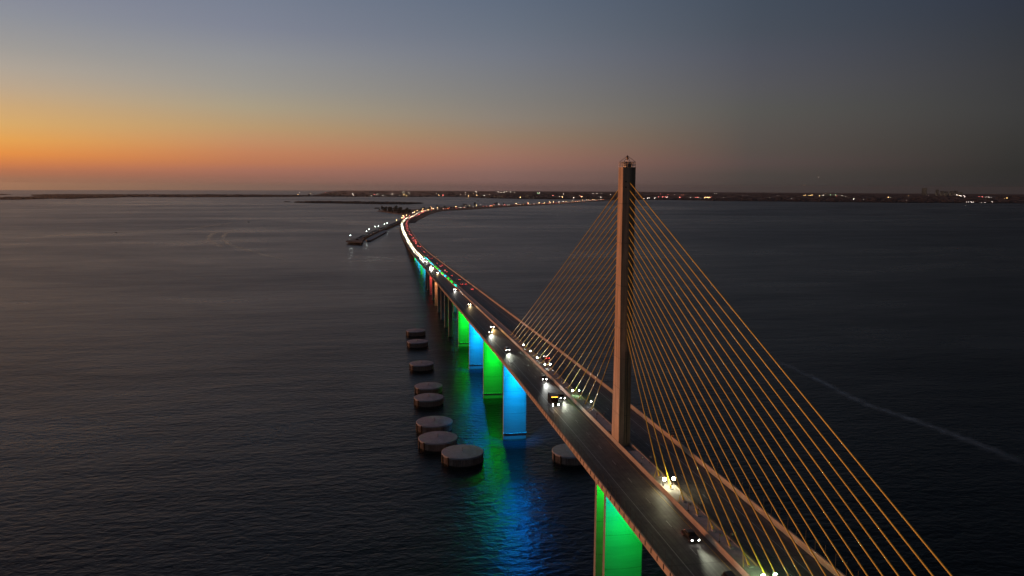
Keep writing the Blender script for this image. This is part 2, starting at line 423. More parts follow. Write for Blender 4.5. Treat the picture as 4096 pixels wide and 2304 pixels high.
pcol=('blue','green','blue','green')
for y,cn in zip(PIERY,pcol):
    b=MB(); b.prism([(x,yy+y) for x,yy in pierplan(5.55,.9,.6)],2,zline(y)-5.2)
    o=b.build('main_pier',M['pier'],bridge); o['label']='wide pier shaft lit bright '+cn
    b=MB(); b.prism([(x,yy+y) for x,yy in pierplan(5.62,1.02,.6)],-3,3.5); b.build('pier_base',M['pier'],o)
    b=MB(); b.prism([(x,yy+y) for x,yy in pierplan(5.75,1.15,.62)],3.5,3.75); b.build('base_ledge',M['pier'],o)
    b=MB(); b.prism([(x,yy+y) for x,yy in pierplan(5.65,1.05,.61)],-3,.75); b.build('tide_band',M['algae'],o)
    for zj in (13.5,24.5,35.5):
        b=MB(); b.prism([(x,yy+y) for x,yy in pierplan(5.565,.915,.6)],zj,zj+.14); b.build('casting_joint',M['joint'],o)
def spot(loc,aim,e,col,size=70,blend=.9,rad=.3):
    return light('pier_floodlight','SPOT',loc,e*1.6,col,aim=aim,spot_size=R(size),spot_blend=blend,shadow_soft_size=rad)
def soffit_light(x,y,z,col,e):           # floodlight hung under the deck in front of a pier, plus an added spot for glints on the water
    b=MB(); b.box((x,y,z+.15),(2.4,.7,.5)); b.tube((x-.9,y,z+.4),(x-.9,y,z+2.2),.05); b.tube((x+.9,y,z+.4),(x+.9,y,z+2.2),.05); f=b.build('soffit_floodlight',M['steel'],bridge)
    light('added_glint_spot','SPOT',(x,y,z-.9),e,col,aim=(x-3,y-78,0),spot_size=R(46),spot_blend=.8,shadow_soft_size=.7)
for y,cn in zip(PIERY,pcol):
    soffit_light(0,y-9.5,zline(y)-6.4,(0,.22,1) if cn=='blue' else (0,1,.06),(46000,13000,15000,3000)[PIERY.index(y)])
soffit_light(0,-16,zline(0)-6.4,GREEN,5000)
for y,cn in zip(PIERY,pcol):
    col=BLUE if cn=='blue' else GREEN; zt_=zline(y)-5.6; yf=y-1.3
    for xo in (-1.6,1.6):
        spot((xo,yf-6.0,zt_),(xo*.6,yf,zt_-13),(29000 if cn=='blue' else 23000),col,74,1)
        spot((xo,yf-6.0,zt_),(xo*.6,yf,8),(95000 if cn=='blue' else 60000),col,40,1)
    if cn=='blue': spot((0.8,yf-6.5,zt_),(1.2,yf,zt_-7),16000,(.0,.75,.9),85,1)
z0=zline(0)-5.6
for xo in (-2.6,2.6):
    spot((xo,-5.05-8,z0),(xo*.7,-5.05,z0-14),9000,GREEN,110,1)
    spot((xo,-5.05-7,z0),(xo*.7,-5.05,10),26000,GREEN,58,1)
    spot((xo,-.6,z0),(xo*1.2,3.4,z0-10),22000,GREEN,120,1)
spot((-4.2,-9.5,z0-1),(-3.4,-5.05,z0-12),7000,(.0,.45,1),55,1)
spot((4.5,-13,z0-1),(3.6,-5.05,z0-20),900,(.0,.2,1),80,1)
# approach columns
def oct_(a,bb,c): return [(a-c,-bb),(a,-bb+c),(a,bb-c),(a-c,bb),(-a+c,bb),(-a,bb-c),(-a,-bb+c),(-a+c,-bb)]
lcol={4:'orange',6:'red',9:'blue',10:'teal',11:'green',12:'blue',13:'blue',14:'teal',15:'blue',16:'green'}
rcol=['green','green','blue','teal','green','green','blue','green','blue','green','green','blue','blue','green','blue','blue','green']
CL={'green':GREEN,'blue':CYAN,'teal':(0,.8,.55),'orange':(1,.33,.12),'red':(1,.07,.06)}
for k in range(50):
    s=426.75+41.15*k; x,y,z,rx,ry=path(s); hd=heading(s)
    for sgn in (-1,1):
        b=MB(); o_=7.85*sgn; base=zc(x,y); top=z-3.9
        pts=[(x+rx*(px+o_)-ry*py, y+ry*(px+o_)+rx*py) for px,py in oct_(1.5,1.15,.35)]
        if top-base<3: top=base+2.4
        b.prism(pts,base-2,top)
        pts=[(x+rx*(px+o_)-ry*py, y+ry*(px+o_)+rx*py) for px,py in oct_(1.95,1.4,.35)]
        b.prism(pts,top-1.4,top-.02)
        pts=[(x+rx*(px+o_)-ry*py, y+ry*(px+o_)+rx*py) for px,py in oct_(1.7,1.35,.35)]
        b.prism(pts,base-2.2,base+1.6)
        o=b.build('pier_column',M['pier'],bridge)
        cn=lcol.get(k) if sgn<0 else (rcol[k] if k<len(rcol) else None)
        if cn:
            o['label']='pier column lit '+cn
            L0=at(s-4.6,o_,-4.1-.5); A=at(s-1.2,o_,-4.1-min(11,(top-base)*.7))
            e=12000 if sgn<0 else 22000
            if cn in('orange',): e=15000
            if cn=='red': e=14000
            spot(L0,A,e,CL[cn],74,1)
            if top-base>14: spot(L0,at(s-1.2,o_,base-z+1),e*1.6,CL[cn],30,1)
            if sgn>0 and k<18: spot(at(s-22,2.2,-4.6),at(s-14,6.0,-2.6),3500,CL[cn],70,1)

# road surface and markings
for sgn in (-1,1):
    b=MB(); b.sheet(allst,1.9*sgn,13.8*sgn,-1.07); tag(b.build('road',M['asphalt']),kind='structure')
    b=MB(); b.sheet(causeway,1.4*sgn,13.4*sgn,-1.05); tag(b.build('road',M['asphalt']),kind='structure')
b=MB()
for o in (-10.1,10.1): b.sheet(stations(S0,1800,12),o-.075,o+.075,-1.062,0)
for o in (-2.95,2.95): b.sheet(stations(S0,1800,12),o-.075,o+.075,-1.062,1)
s=S0+3.2
while s<1200:
    for o in (-6.5,6.5):
        b.sheet(stations(s,s+3.0,3),o-.075,o+.075,-1.062,0); b.sheet(stations(s-3.0,s-.02,3),o-.07,o+.07,-1.062,2)
    s+=12.2
for sj in [S0+36.6*i for i in range(40)]:
    for sgn in (-1,1): b.sheet(stations(sj,sj+.16,1),1.95*sgn,13.75*sgn,-1.066,2)
tag(b.build('road_markings',[M['paint'],M['yellowpaint'],M['darkpaint']]),kind='structure')

# safety fences: thin posts along both parapets
def fence(sgn,label):
    f=empty('safety_fence',at(0,14.2*sgn,0)); tag(f,label,'fence'); f_loc=f.location.copy()
    def post(bm,s):
        p=at(s,14.24*sgn,-.0); bm.box((p.x-f_loc.x,p.y-f_loc.y,p.z+1.3-f_loc.z),(.075,.075,2.6)); q=at(s,14.48*sgn,-.55); bm.box((q.x-f_loc.x,q.y-f_loc.y,q.z-f_loc.z),(.10,.20,.95))
    ss=[-205+3.15*i for i in range(int(1600/3.15))]; rank=sorted(ss,key=lambda v:abs(v+75)); 
    nearset=[v for v in rank if v>-90 ][:100]; rest=[v for v in ss if v not in nearset]
    for v in nearset:
        b=MB(); post(b,v); b.build('post',M['steel'],f)
    b=MB()
    for v in rest: post(b,v)
    o=b.build('distant_posts',M['steel'],f); o['kind']='stuff'
    return f
fence(-1,'dark thin-posted safety fence on the outer parapet of the left carriageway')
fence(1,'dark thin-posted safety fence on the outer parapet of the right carriageway')

# median floodlights: short gallows posts with a head, in pairs beside the stays
def floodlight(s,xo,lens,label,e=0,col=(1,1,.8)):
    p=at(s,xo,-.1); root=empty('median_floodlight',p); tag(root,label,'floodlight','floodlights in pairs along the bridge median')
    b=MB(); b.tube((0,0,0),(0,0,1.9),.05); b.box((0,0,.06),(.3,.3,.12)); b.tube((0,0,1.85),(0,-.6,1.85),.04); b.build('post',M['steel'],root)
    b=MB(); b.box((0,-.62,1.72),(.5,.4,.26)); b.build('lamp_head',M['steel'],root)
    lit=lens!='lampoff'; r_=(.30 if s<0 else .2) if lit else .2
    b=MB(); b.ball((0,-.80,1.72),r_*(1.25 if s<0 else 1.0),sy=.55); b.build('lens',M[lens],root,smooth=True)
    if e: light('floodlight_glow','POINT',(p.x,p.y-.9,p.z+2.3),e,col,shadow_soft_size=.25)
lit={137.0:'l',121.1:'l',106.8:'l',92.2:'lr',48.8:'gr',34.1:'r',-34.0:'LR',-78.6:'GG'}
ordn=['first','second','third','fourth','fifth','sixth','seventh','eighth','ninth','tenth','eleventh','twelfth','thirteenth','fourteenth','fifteenth','sixteenth','seventeenth','eighteenth','nineteenth','twentieth','twenty-first','twenty-second','twenty-third','twenty-fourth']
spots=[137.0,121.1,106.8,92.2,77.6,63.0,48.8,34.1,19.6,-19.5,-34.0,-48.4,-63.0,-78.6]
nb=0
for s in spots:
    code=lit.get(s,''); 
    if s>0: where=ordn[spots.index(s)]+' pair from the far end of the stays'
    else: where=ordn[spots.index(s)-9]+' pair in front of the pylon'
    for i,xo in enumerate((-1.08,1.08)):
        sidew='left' if i==0 else 'right'
        lens='lampoff'; e=0; col=(1,1,.8)
        if code=='l' and i==0: lens,e,col='lampwhite',22,(.75,1,.2)
        if code=='lr': lens,e='lampwhite',22
        if code=='gr': lens,e,col=('lampwhite' if i==0 else 'lampgreen'),140,(.45,1,.25)
        if code=='r' and i==1: lens,e='lampwhite',18
        if code=='LR': lens,e,col='lampwarm',280,(1,.85,.30)
        if code=='GG': lens,e,col='lampgreen',500,(.55,1,.35)
        st={'lampoff':'unlit','lampwhite':'white glowing','lampwarm':'brilliant pale yellow','lampgreen':'green-white glowing'}[lens]
        floodlight(s,xo,lens,f'{st} floodlight {sidew} of the stays, {where}',e,col)
for s,e in ((121,420),(100,420),(60,520),(40,600)):  # up-lights reaching the rear stays
    light('stay_uplight','SPOT',at(s+4,.9,.4),e*1.1,(.6,1,.06),aim=at(s-14,0,14),spot_size=R(38),spot_blend=.8,shadow_soft_size=.15)
b=MB(); p=at(-1,14.2,0); root=empty('roadside_sign',p); tag(root,'small sign on a thin post at the right parapet in front of the pylon','sign')
b.tube((0,0,0),(0,0,3.2),.05); b.build('post',M['steel'],root); b=MB(); b.box((0,-.06,2.9),(.5,.05,.8)); b.build('sign_panel',mat('pink_sign',(.35,.16,.15),.5,.1,1),root)
b=MB(); b.box((0,0,.3),(.5,.4,.5)); b.build('base_box',mat('orange_box',(.5,.2,.05),.6,.1,1),root)

# ---------------------------------------------------------------- cars
def carpaint(name,col): return mat(name,col,.28,.04,.5,metal=.15)
PAINT={'black':carpaint('black_paint',(.008,.008,.009)),'white':carpaint('white_car_paint',(.65,.65,.64)),'silver':carpaint('silver_paint',(.32,.33,.34)),'red':carpaint('red_paint',(.30,.02,.02)),'grey':carpaint('grey_paint',(.07,.075,.08)),'blue':carpaint('dark_blue_paint',(.02,.03,.08))}
def carmesh(kind):
    # side profile (y along the car, +y forward), extruded with narrowing roof
    if kind=='sedan': low=[(-2.3,.35),(-2.32,.75),(-2.2,.95),(-1.5,1.02),(1.0,.98),(2.1,.80),(2.32,.6),(2.3,.33)]; cab=[(-1.75,1.0),(-1.0,1.43),(.15,1.45),(1.05,.98)]
    elif kind=='suv': low=[(-2.35,.42),(-2.38,.9),(-2.3,1.1),(-1.5,1.12),(1.0,1.1),(2.1,1.0),(2.35,.8),(2.35,.4)]; cab=[(-2.2,1.1),(-1.9,1.72),(.3,1.75),(1.15,1.1)]
    else: low=[(-3.6,.5),(-3.6,1.3),(-3.55,1.5),(-1.5,1.5),(2.2,1.45),(3.1,1.3),(3.45,.95),(3.45,.45)]; cab=[(-3.55,1.5),(-3.5,3.0),(1.6,3.0),(2.3,1.45)]
    w=.92 if kind!='truck' else 1.15
    b=MB(); n=len(low)
    def loft(prof,w0,w1,zmin,zmax,mi=0,bm=None):
        nn=len(prof); vs=[]
        for sx in (-1,1):
            for y,z in prof:
                t=(z-zmin)/(zmax-zmin) if zmax>zmin else 0
                vs.append((sx*(w0+(w1-w0)*t),y,z))
        fs=[tuple(range(nn-1,-1,-1)),tuple(range(nn,2*nn))]+[(i,(i+1)%nn,nn+(i+1)%nn,nn+i) for i in range(nn)]
        bm.add(vs,fs,mi)
    loft(low,w,w*.94,.3,1.1,0,b); zmin=min(z for y,z in cab); zmax=max(z for y,z in cab)
    loft(cab,w*.93,w*.74 if kind!='truck' else w*.97,zmin,zmax,0,b)
    body=b.mesh(kind+'_body',[M['trim']])
    g=MB()
    # windscreen, rear window, side windows 1-2 cm proud
    y0,z0=cab[3]; y1,z1=cab[2]; wf=w*.86; wt=w*.70 if kind!='truck' else w*.9
    g.add([(-wf,y0+.01,z0+.06),(wf,y0+.01,z0+.06),(wt,y1+.06,z1-.05),(-wt,y1+.06,z1-.05)],[(0,1,2,3)])
    y0,z0=cab[0]; y1,z1=cab[1]
    if kind!='truck': g.add([(-wf,y0-.015,z0+.08),(wf,y0-.015,z0+.08),(wt,y1-.05,z1-.06),(-wt,y1-.05,z1-.06)],[(0,1,2,3)])
    for sx in (-1,1):
        k=.74 if kind!='truck' else .97
        lo=w*(.93+(k-.93)*.15)+.012; hi=w*(.93+(k-.93)*.9)+.012; a,bq=(cab[0][0],cab[3][0]); c,d=(cab[1][0],cab[2][0])
        if kind=='truck': a=.3; c=.4
        g.add([(sx*lo,a+.25,z0+.08 if kind!='truck' else 1.9),(sx*lo,bq-.2,zmin+.08),(sx*hi,d-.03,zmax-.07),(sx*hi,c+.1,zmax-.07)],[(0,1,2,3)])
    glass=g.mesh(kind+'_glass',M['glass'])
    wh=MB(); wh.tube((-.11,0,0),(.11,0,0),.33,12); rimm=MB(); rimm.tube((-.13,0,0),(.13,0,0),.19,8)
    tyre=wh.mesh('tyre',M['rubber'],False); rim=rimm.mesh('rim',M['rim'])
    return dict(body=body,glass=glass,tyre=tyre,rim=rim,w=w,front=max(y for y,z in low),back=min(y for y,z in low),hz=.72 if kind=='sedan' else .88 if kind=='suv' else 1.0,axle=(1.45,-1.4) if kind!='truck' else (2.2,-2.2))
CK={k:carmesh(k) for k in ('sedan','suv','truck')}
def obj(name,me,parent=None,loc=(0,0,0)):
    o=bpy.data.objects.new(name,me); C.objects.link(o); o.location=loc
    if parent: o.parent=parent
    return o
LENS={}
def lensmesh(mn,r,sx=1.0):
    key=(mn,r,sx)
    if key not in LENS:
        b=MB(); b.ball((0,0,0),r,sx=sx,sy=.5,sz=.8,seg=8,rings=4); LENS[key]=b.mesh('lens_'+mn,M[mn],True)
    return LENS[key]
def make_car(kind,paint,hl='head',hr=.13,tr=.10):
    K=CK[kind]; root=empty('car'); root['category']='car' if kind!='truck' else 'truck'
    if kind=='truck': root.name='box_truck'
    bo=obj('body',K['body'],root); bo.material_slots[0].link='OBJECT'; bo.material_slots[0].material=PAINT[paint]
    obj('windows',K['glass'],root)
    for sx in (-1,1):
        for ya in K['axle']:
            t=obj('wheel',K['tyre'],root,(sx*(K['w']-.1),ya,.33)); obj('rim',K['rim'],t)
        obj('headlight',lensmesh(hl,hr),root,(sx*(K['w']-.25),K['front']-.02,K['hz']))
        obj('taillight',lensmesh('tail',tr,1.3),root,(sx*(K['w']-.27),K['back']+.0,K['hz']+.1))
    if kind=='truck':
        for i in range(5): obj('marker_light',lensmesh('amber',.14,1.6),root,(-.8+.4*i,1.72,2.78))
        for sx in (-1,1): obj('headlight',lensmesh(hl,hr),root,(sx*(K['w']-.28),K['front']+.0,.58))
        b=MB(); b.box((0,3.47,.8),(1.3,.06,.4)); b.build('grille',M['steel'],root)
    return root
def put(root,s,off,label,group=None,beam=0,col=(1,.93,.8),tailglow=0):
    p=at(s,off,-1.065); root.location=p; hd=heading(s); dirn=1 if off>0 else -1
    root.rotation_euler=(__import__('math').atan((zline(s+dirn*3)-zline(s-dirn*3))/6),0,hd+(0 if dirn>0 else pi)) 
    root['label']=label
    if group: root['group']=group
    if beam:
        f=at(s+dirn*2.6,off,-1.065+.78); a=at(s+dirn*22.6,off,-1.065+2.9)
        light('headlight_beam','SPOT',f,beam*(1.7 if abs(s)<230 else 1.15),col,aim=a,spot_size=R(42),spot_blend=1,shadow_soft_size=.5)
    if tailglow:
        f=at(s-dirn*2.75,off,-1.065+.7); light('taillight_glow','POINT',f,tailglow,(1,.05,.05),shadow_soft_size=.2)
WARM=(1,.72,.36); WHITE=(1,.95,.82)
LI,LO,RI,RO=-4.8,-8.35,4.8,8.35
put(make_car('sedan','black',hr=.13),-58.8,-4.95,'black car nearest in front of the pylon with bright white headlights on the left carriageway',beam=9000,col=(.95,1,.75),tailglow=14)
put(make_car('suv','black'),-77.0,-5.2,'dark car cut off by the bottom edge of the photo',beam=3000)
put(make_car('truck','black','head',.13),41.5,-9.0,'dark box truck with orange roof marker lights and four headlights',beam=5200,col=(1,.62,.22))
put(make_car('sedan','black',hr=.13),48.5,LI,'dark car beside the box truck, next to the median',beam=6500,col=(.95,1,.78))
put(make_car('sedan','black',hr=.13),76.5,LI,'black car by the median, alone between the silver car and the box truck',beam=9000,col=(.95,.97,.9))
put(make_car('suv','silver',hr=.13),136.5,LO,'pale silver car in the outer left lane behind the black car',beam=8000,col=(.95,1,.8))
put(make_car('sedan','black',hr=.13),190,LO,'black car in the outer left lane just in front of an orange-beamed car',beam=9000,col=(.95,1,.85))
put(make_car('suv','grey','head',.16),208.5,LI,'grey car throwing an orange beam along the median barrier',beam=6500,col=(1,.62,.2))
GO='oncoming cars on the left carriageway'; GT='cars driving away on the right carriageway'
def ordinal(n): 
    return ordn[n]
lefts=[(316,LI),(421,LI),(614,LI),(658,LO),(685,LO),(692,LI),(725,LI),(814,LI),(827,LO),(852,LO),(887,LI),(905,LO),(934,LI)]
desc=['lone car with a warm beam before the twin decks, left carriageway',
 'lone white-headlamp car where the twin decks begin, left carriageway',
 'single car by the gap, just in front of the cluster of four, left carriageway',
 'front car of the bright cluster of four headlamp pairs, outer lane',
 'second car of the bright cluster of four, outer lane',
 'inner-lane car of the bright cluster of four, lower one',
 'inner-lane car of the bright cluster of four, rearmost one']
paints=['black','grey','silver','white','blue','black','grey']
for i,(s,o) in enumerate(lefts):
    lb=desc[i] if i<len(desc) else f'oncoming car, {ordn[i-len(desc)]} one beyond the cluster of four towards the queue'
    put(make_car(('sedan','suv')[i%2],paints[i%7],'head' if i%3 else 'headwarm',.18),s,o,lb,GO,beam=7000,col=WARM if i in (0,2,5,6) else WHITE)
rights=[(115.2,RI),(421,9.3),(470,9.6),(468,5.6),(519,9),(567,6.2),(624,RI+1),(651,6),(720,RI+1.5),(734,9.5),(772,RI+1.5),(893,7.3),(905,4.9),(984,6.5),(1074,7),(1108,8),(1158,7)]
for i,(s,o) in enumerate(rights):
    if i==0: lb='red car with glowing tail lights seen through the rear stays on the right carriageway'
    else: lb=f'red-tailed car on the right carriageway, {ordn[i-1]} one up the bridge beyond the stays'
    c=make_car(('sedan','suv')[i%2],'red' if i==0 else paints[(i+2)%7],'head',.12,.14 if i==0 else .13)
    put(c,s,o,lb,GT,beam=7500 if i else 8000,col=(.98,1,.86),tailglow=14)
# far traffic: one small shared mesh per look
def farcar(front,back,name,paint):
    b=MB(); b.box((0,0,.75),(1.8,4.4,.8),0); b.box((0,-.3,1.35),(1.5,2.3,.5),0)
    for sx in (-.6,.6): b.ball((sx,2.25,.78),.25,1,6,4,sy=.5); b.ball((sx,-2.25,.85),.34,2,6,4,sy=.5)
    return b.mesh(name,[paint,M[front],M[back]],False)
FC=[farcar('farhead','brake','far_car_dark',PAINT['black']),farcar('farhead','brake','far_car_silver',PAINT['silver']),farcar('headwarm','brake','far_car_white',PAINT['white'])]
M['farhead2']=M['farhead']
def farput(s,off,label,group,dirn,beam=0):
    o=bpy.data.objects.new('car',random.choice(FC)); C.objects.link(o); p=at(s,off,-1.06); o.location=p
    o.rotation_euler=(0,0,heading(s)+(0 if dirn>0 else pi)); tag(o,label,'car',group)
    if beam:
        f=at(s+dirn*3,off,-.3); a=at(s+dirn*24,off,+2.0)
        light('headlight_beam','SPOT',f,beam*.12,random.choice([WHITE,WARM,WHITE]),aim=a,spot_size=R(52),spot_blend=1,shadow_soft_size=.8)
i=0
for lane in (LI,LO):
    s=955+random.uniform(0,10)
    while s<2540:
        farput(s,lane+random.uniform(-.4,.4),'car with white headlights in the dense queue on the far left carriageway of the bridge','dense queue of oncoming cars on the far bridge',-1,5200 if i%2==0 else 0); i+=1
        s+=random.uniform(15,31)*(1.0 if s<1900 else 1.2)
for s,o in [(1276,10),(1290,6),(1373,6),(1420,9),(1448,8),(1460,5),(1492,9.5),(1544,6),(1560,9),(1655,8),(1678,7),(1700,4.8),(1800,8),(1860,5),(1947,8),(1965,5),(2040,9),(2060,5),(2107,8.5),(2160,5),(2215,8),(2260,5),(2330,8),(2390,5),(2440,8)]:
    farput(s,o,'car with red tail lights on the far curving right carriageway','red-tailed cars on the far bridge',1,3500)
random.seed(21)
s=2560; 
while s<3650:
    farput(s,random.choice([-5,-9]),'car with white headlights on the wooded start of the causeway','oncoming cars on the near causeway',-1); s+=random.uniform(13,27)
s=2570
while s<3650:
    farput(s,random.choice([5,9]),'car with red tail lights on the wooded start of the causeway','red-tailed cars on the near causeway',1); s+=random.uniform(40,80)
b=MB(); s=3660                      # traffic kilometres away that reads as a string of lights
while s<SEND-150:
    for o,fm,bk in ((-7,1,0),(7,2,1)):
        if random.random()<.62:
            ss=s+random.uniform(-20,20); p=at(ss,o+random.uniform(-3,3),-1.05); b.box((p.x,p.y,p.z+.8),(1.8,4.4,1.5),0,heading(ss)); q=at(ss-2.4*1,o,-.2)
            b.ball((q.x,q.y,q.z),random.uniform(.5,.9),fm if random.random()<.8 else 3,6,4)
    s+=random.uniform(24,60)
o=b.build('distant_traffic',[PAINT['black'],M['farhead'],M['brake'],M['amber']]); tag(o,'string of white and red car lights along the far causeway','cars',None,'stuff')

# ---------------------------------------------------------------- dolphins (round protection cells)
def dolphin(x,y,Rr,H,label,face=0):
    root=empty('dolphin',(x,y,0)); tag(root,label,'dolphin','round concrete dolphins guarding the piers')
    b=MB(); n=368; poly=[]
    for j in range(n):
        a=2*pi*j/n; rr=Rr-(.0 if (j//2)%2 else .30); poly.append((rr*cos(a),rr*sin(a)))
    b.prism(poly,-2,H-.35); b.build('sheet_pile_wall',M['sheet'],root)
    b=MB(); b.prism([(x*1.004,y*1.004) for x,y in poly],-2,.5); b.build('tide_band',M['algae'],root)
    b=MB(); n=64
    prof=[(Rr+.12,H-.7),(Rr+.12,H-.02),(Rr-.1,H+.08),(Rr*.5,H+.22),(0,H+.34)]
    vs=[]; fs=[]
    for (r_,z) in prof[:-1]:
        for j in range(n): vs.append((r_*cos(2*pi*j/n),r_*sin(2*pi*j/n),z))
    vs.append((0,0,prof[-1][1]))
    for k in range(len(prof)-2):
        for j in range(n): fs.append((k*n+j,k*n+(j+1)%n,(k+1)*n+(j+1)%n,(k+1)*n+j))
    q=(len(prof)-2)*n
    for j in range(n): fs.append((q+j,q+(j+1)%n,len(vs)-1))
    b.add(vs,fs); b.build('cap',M['capconc'],root,smooth=False)
    b=MB(); b.tube((0,0,H+.3),(0,0,H+1.5),.09); b.box((0,0,H+.42),(.5,.5,.2)); b.tube((0,0,H+1.5),(0,0,H+1.75),.16,8); b.build('marker_post',M['galv'],root)
    for a in (R(195),R(222)):
        b=MB(); ux,uy=cos(a),sin(a); b.box(((Rr+.28)*ux,(Rr+.28)*uy,H*.5-.5),(.35,.5,H+.6),0,a); b.build('fender',M['rubber'],root)
    b=MB(); a=R(188); 
    for dd in (-.25,.25): b.tube(((Rr+.3)*cos(a)-dd*sin(a),(Rr+.3)*sin(a)+dd*cos(a),-1),((Rr+.3)*cos(a)-dd*sin(a),(Rr+.3)*sin(a)+dd*cos(a),H+.3),.04)
    for k in range(9): b.tube(((Rr+.3)*cos(a)+.25*sin(a),(Rr+.3)*sin(a)-.25*cos(a),k*.45),((Rr+.3)*cos(a)-.25*sin(a),(Rr+.3)*sin(a)+.25*cos(a),k*.45),.03)
    b.build('ladder',M['steel'],root)
def fromfront(fx,fy,Rr):
    d=Vector((fx-CAM.x,fy-CAM.y)).normalized(); return fx+d.x*Rr,fy+d.y*Rr
DL=[(-28.8,130.8,9.35,4.2,'largest round concrete dolphin, nearest of the left row, closest to the blue pier'),
 (-38.0,152.2,9.15,4.2,'wide round dolphin overlapped by the nearest one, second of the left row'),
 (-37.9,177.6,9.1,4.2,'wide round dolphin behind the second, third of the left row'),
 (-37.8,224.6,8.2,4.0,'round dolphin in the middle of the left row, front one of the overlapping middle pair'),
 (-36.4,249.8,8.15,4.0,'round dolphin in the middle of the left row, rear one of the overlapping middle pair'),
 (-37.4,309.3,8.0,4.0,'round dolphin standing alone on open water between the middle pair and the far pair'),
 (-36.6,383.5,8.0,4.0,'round dolphin second farthest of the left row'),
 (-35.9,428.6,7.95,4.0,'smallest looking round dolphin, farthest of the left row')]
for fx,fy,Rr,H,lb in DL:
    x,y=fromfront(fx,fy,Rr); dolphin(x,y,Rr,H,lb)
dolphin(21.5,134,9.3,4.2,'round concrete dolphin half hidden behind the bridge deck right of the blue pier')

# ---------------------------------------------------------------- wakes
def wakemat(name,col,dens,scale=.03):
    m,N3,L3,B3=newmat(name); B3.inputs['Base Color'].default_value=col; B3.inputs['Roughness'].default_value=.5
    tc=N3.new('ShaderNodeTexCoord'); n=N3.new('ShaderNodeTexNoise'); n.inputs['Scale'].default_value=scale; n.inputs['Detail'].default_value=6; L3.new(tc.outputs['Object'],n.inputs['Vector'])
    uv=N3.new('ShaderNodeAttribute'); uv.attribute_name='edge'
    mr=N3.new('ShaderNodeMapRange'); mr.inputs[1].default_value=.25; mr.inputs[2].default_value=.8; mr.inputs[4].default_value=dens; L3.new(n.outputs['Fac'],mr.inputs[0])
    mm=N3.new('ShaderNodeMath'); mm.operation='MULTIPLY'; L3.new(mr.outputs[0],mm.inputs[0]); L3.new(uv.outputs['Fac'],mm.inputs[1])
    L3.new(mm.outputs[0],B3.inputs['Alpha']); return m
def wake(pts,w0,w1,m,label):
    P=catmull(pts,14); n=len(P); vs=[]; al=[]
    offs=(-1,-.5,0,.5,1)
    for i,p in enumerate(P):
        d=(P[min(n-1,i+1)]-P[max(0,i-1)]).normalized(); w=(w0+(w1-w0)*i/(n-1))*(1+.25*sin(i*1.7)); t=i/(n-1); fade=min(1,t*6,(1-t)*6)
        for q in offs:
            x=p.x+d.y*w*q; y=p.y-d.x*w*q; vs.append((x,y,zc(x,y)+.06)); al.append((1-abs(q))*fade)
    b=MB(); b.add(vs,[(i*5+j,i*5+j+1,(i+1)*5+j+1,(i+1)*5+j) for i in range(n-1) for j in range(4)])
    o=b.build('boat_wake',m); a=o.data.attributes.new('edge','FLOAT','POINT'); a.data.foreach_set('value',al); tag(o,kind='structure'); return o
wm1=wakemat('wake_foam',(.42,.58,.64,1),.8,.10); wm2=wakemat('faint_wake',(.16,.17,.18,1),1.0,.02); wm2.node_tree.nodes['Principled BSDF'].inputs['Roughness'].default_value=.22
wake([(214,330),(213,256),(209,197),(215,163),(219,132),(222,80)],4.0,5.5,wm1,'')
wake([(-504,2503),(-551,2450),(-585,2230),(-640,2030),(-769,1900),(-935,1780)],6,14,wm2,'')
wake([(-480,1960),(-491,1900),(-474,1751),(-437,1584),(-391,1450),(-367,1381)],9,9,wm2,'')
wake([(-460,2050),(-455,1850),(-425,1665),(-376,1480),(-348,1410),(-249,1176),(-193,1072)],9,8,wm2,'')

# ---------------------------------------------------------------- land
def inpoly(x,y,P):
    c=False; n=len(P)
    for i in range(n):
        x1,y1=P[i]; x2_,y2_=P[(i+1)%n]
        if (y1>y)!=(y2_>y) and x<(x2_-x1)*(y-y1)/(y2_-y1)+x1: c=not c
    return c
def land(name,P,h,m):
    bm=bmesh.new(); vs=[bm.verts.new((x,y,zc(x,y)+h)) for x,y in P]; f=bm.faces.new(vs)
    r=bmesh.ops.extrude_face_region(bm,geom=[f]); 
    for v in r['geom']:
        if isinstance(v,bmesh.types.BMVert): v.co.z-=h+2
    bmesh.ops.triangulate(bm,faces=bm.faces); bmesh.ops.recalc_face_normals(bm,faces=bm.faces)
    me=bpy.data.meshes.new(name); bm.to_mesh(me); bm.free(); me.materials.append(m)
    o=bpy.data.objects.new(name,me); C.objects.link(o); tag(o,kind='structure'); return o
def wood(name,P,n,r0,r1,h0,h1,m,label,edge=0.0):
    b=MB(); xs=[p[0] for p in P]; ys=[p[1] for p in P]; k=0; tries=0
    while k<n and tries<n*40:
        tries+=1; x=random.uniform(min(xs),max(xs)); y=random.uniform(min(ys),max(ys))
        if not inpoly(x,y,P): continue
        r=random.uniform(r0,r1); hh=random.uniform(h0,h1)
        b.ball((x,y,zc(x,y)+hh*.35),1,0,7,4,r,r,hh*.7,jit=.18); k+=1
    # fringe along the shore so that the edge reads as trees, not as a bank
    for i in range(len(P)):
        p,q=Vector(P[i]),Vector(P[(i+1)%len(P)]); L_=(q-p).length; m_=int(L_/(r0*1.4))
        for j in range(m_):
            c=p.lerp(q,(j+random.random())/max(1,m_)); hh=random.uniform(h0*.7,h1*.9); r=random.uniform(r0*.6,r0)
            b.ball((c.x,c.y,zc(c.x,c.y)+hh*.3),1,0,7,4,r,r,hh*.7,jit=.2)
    o=b.build(name,m); tag(o,label,'trees',None,'stuff'); return o
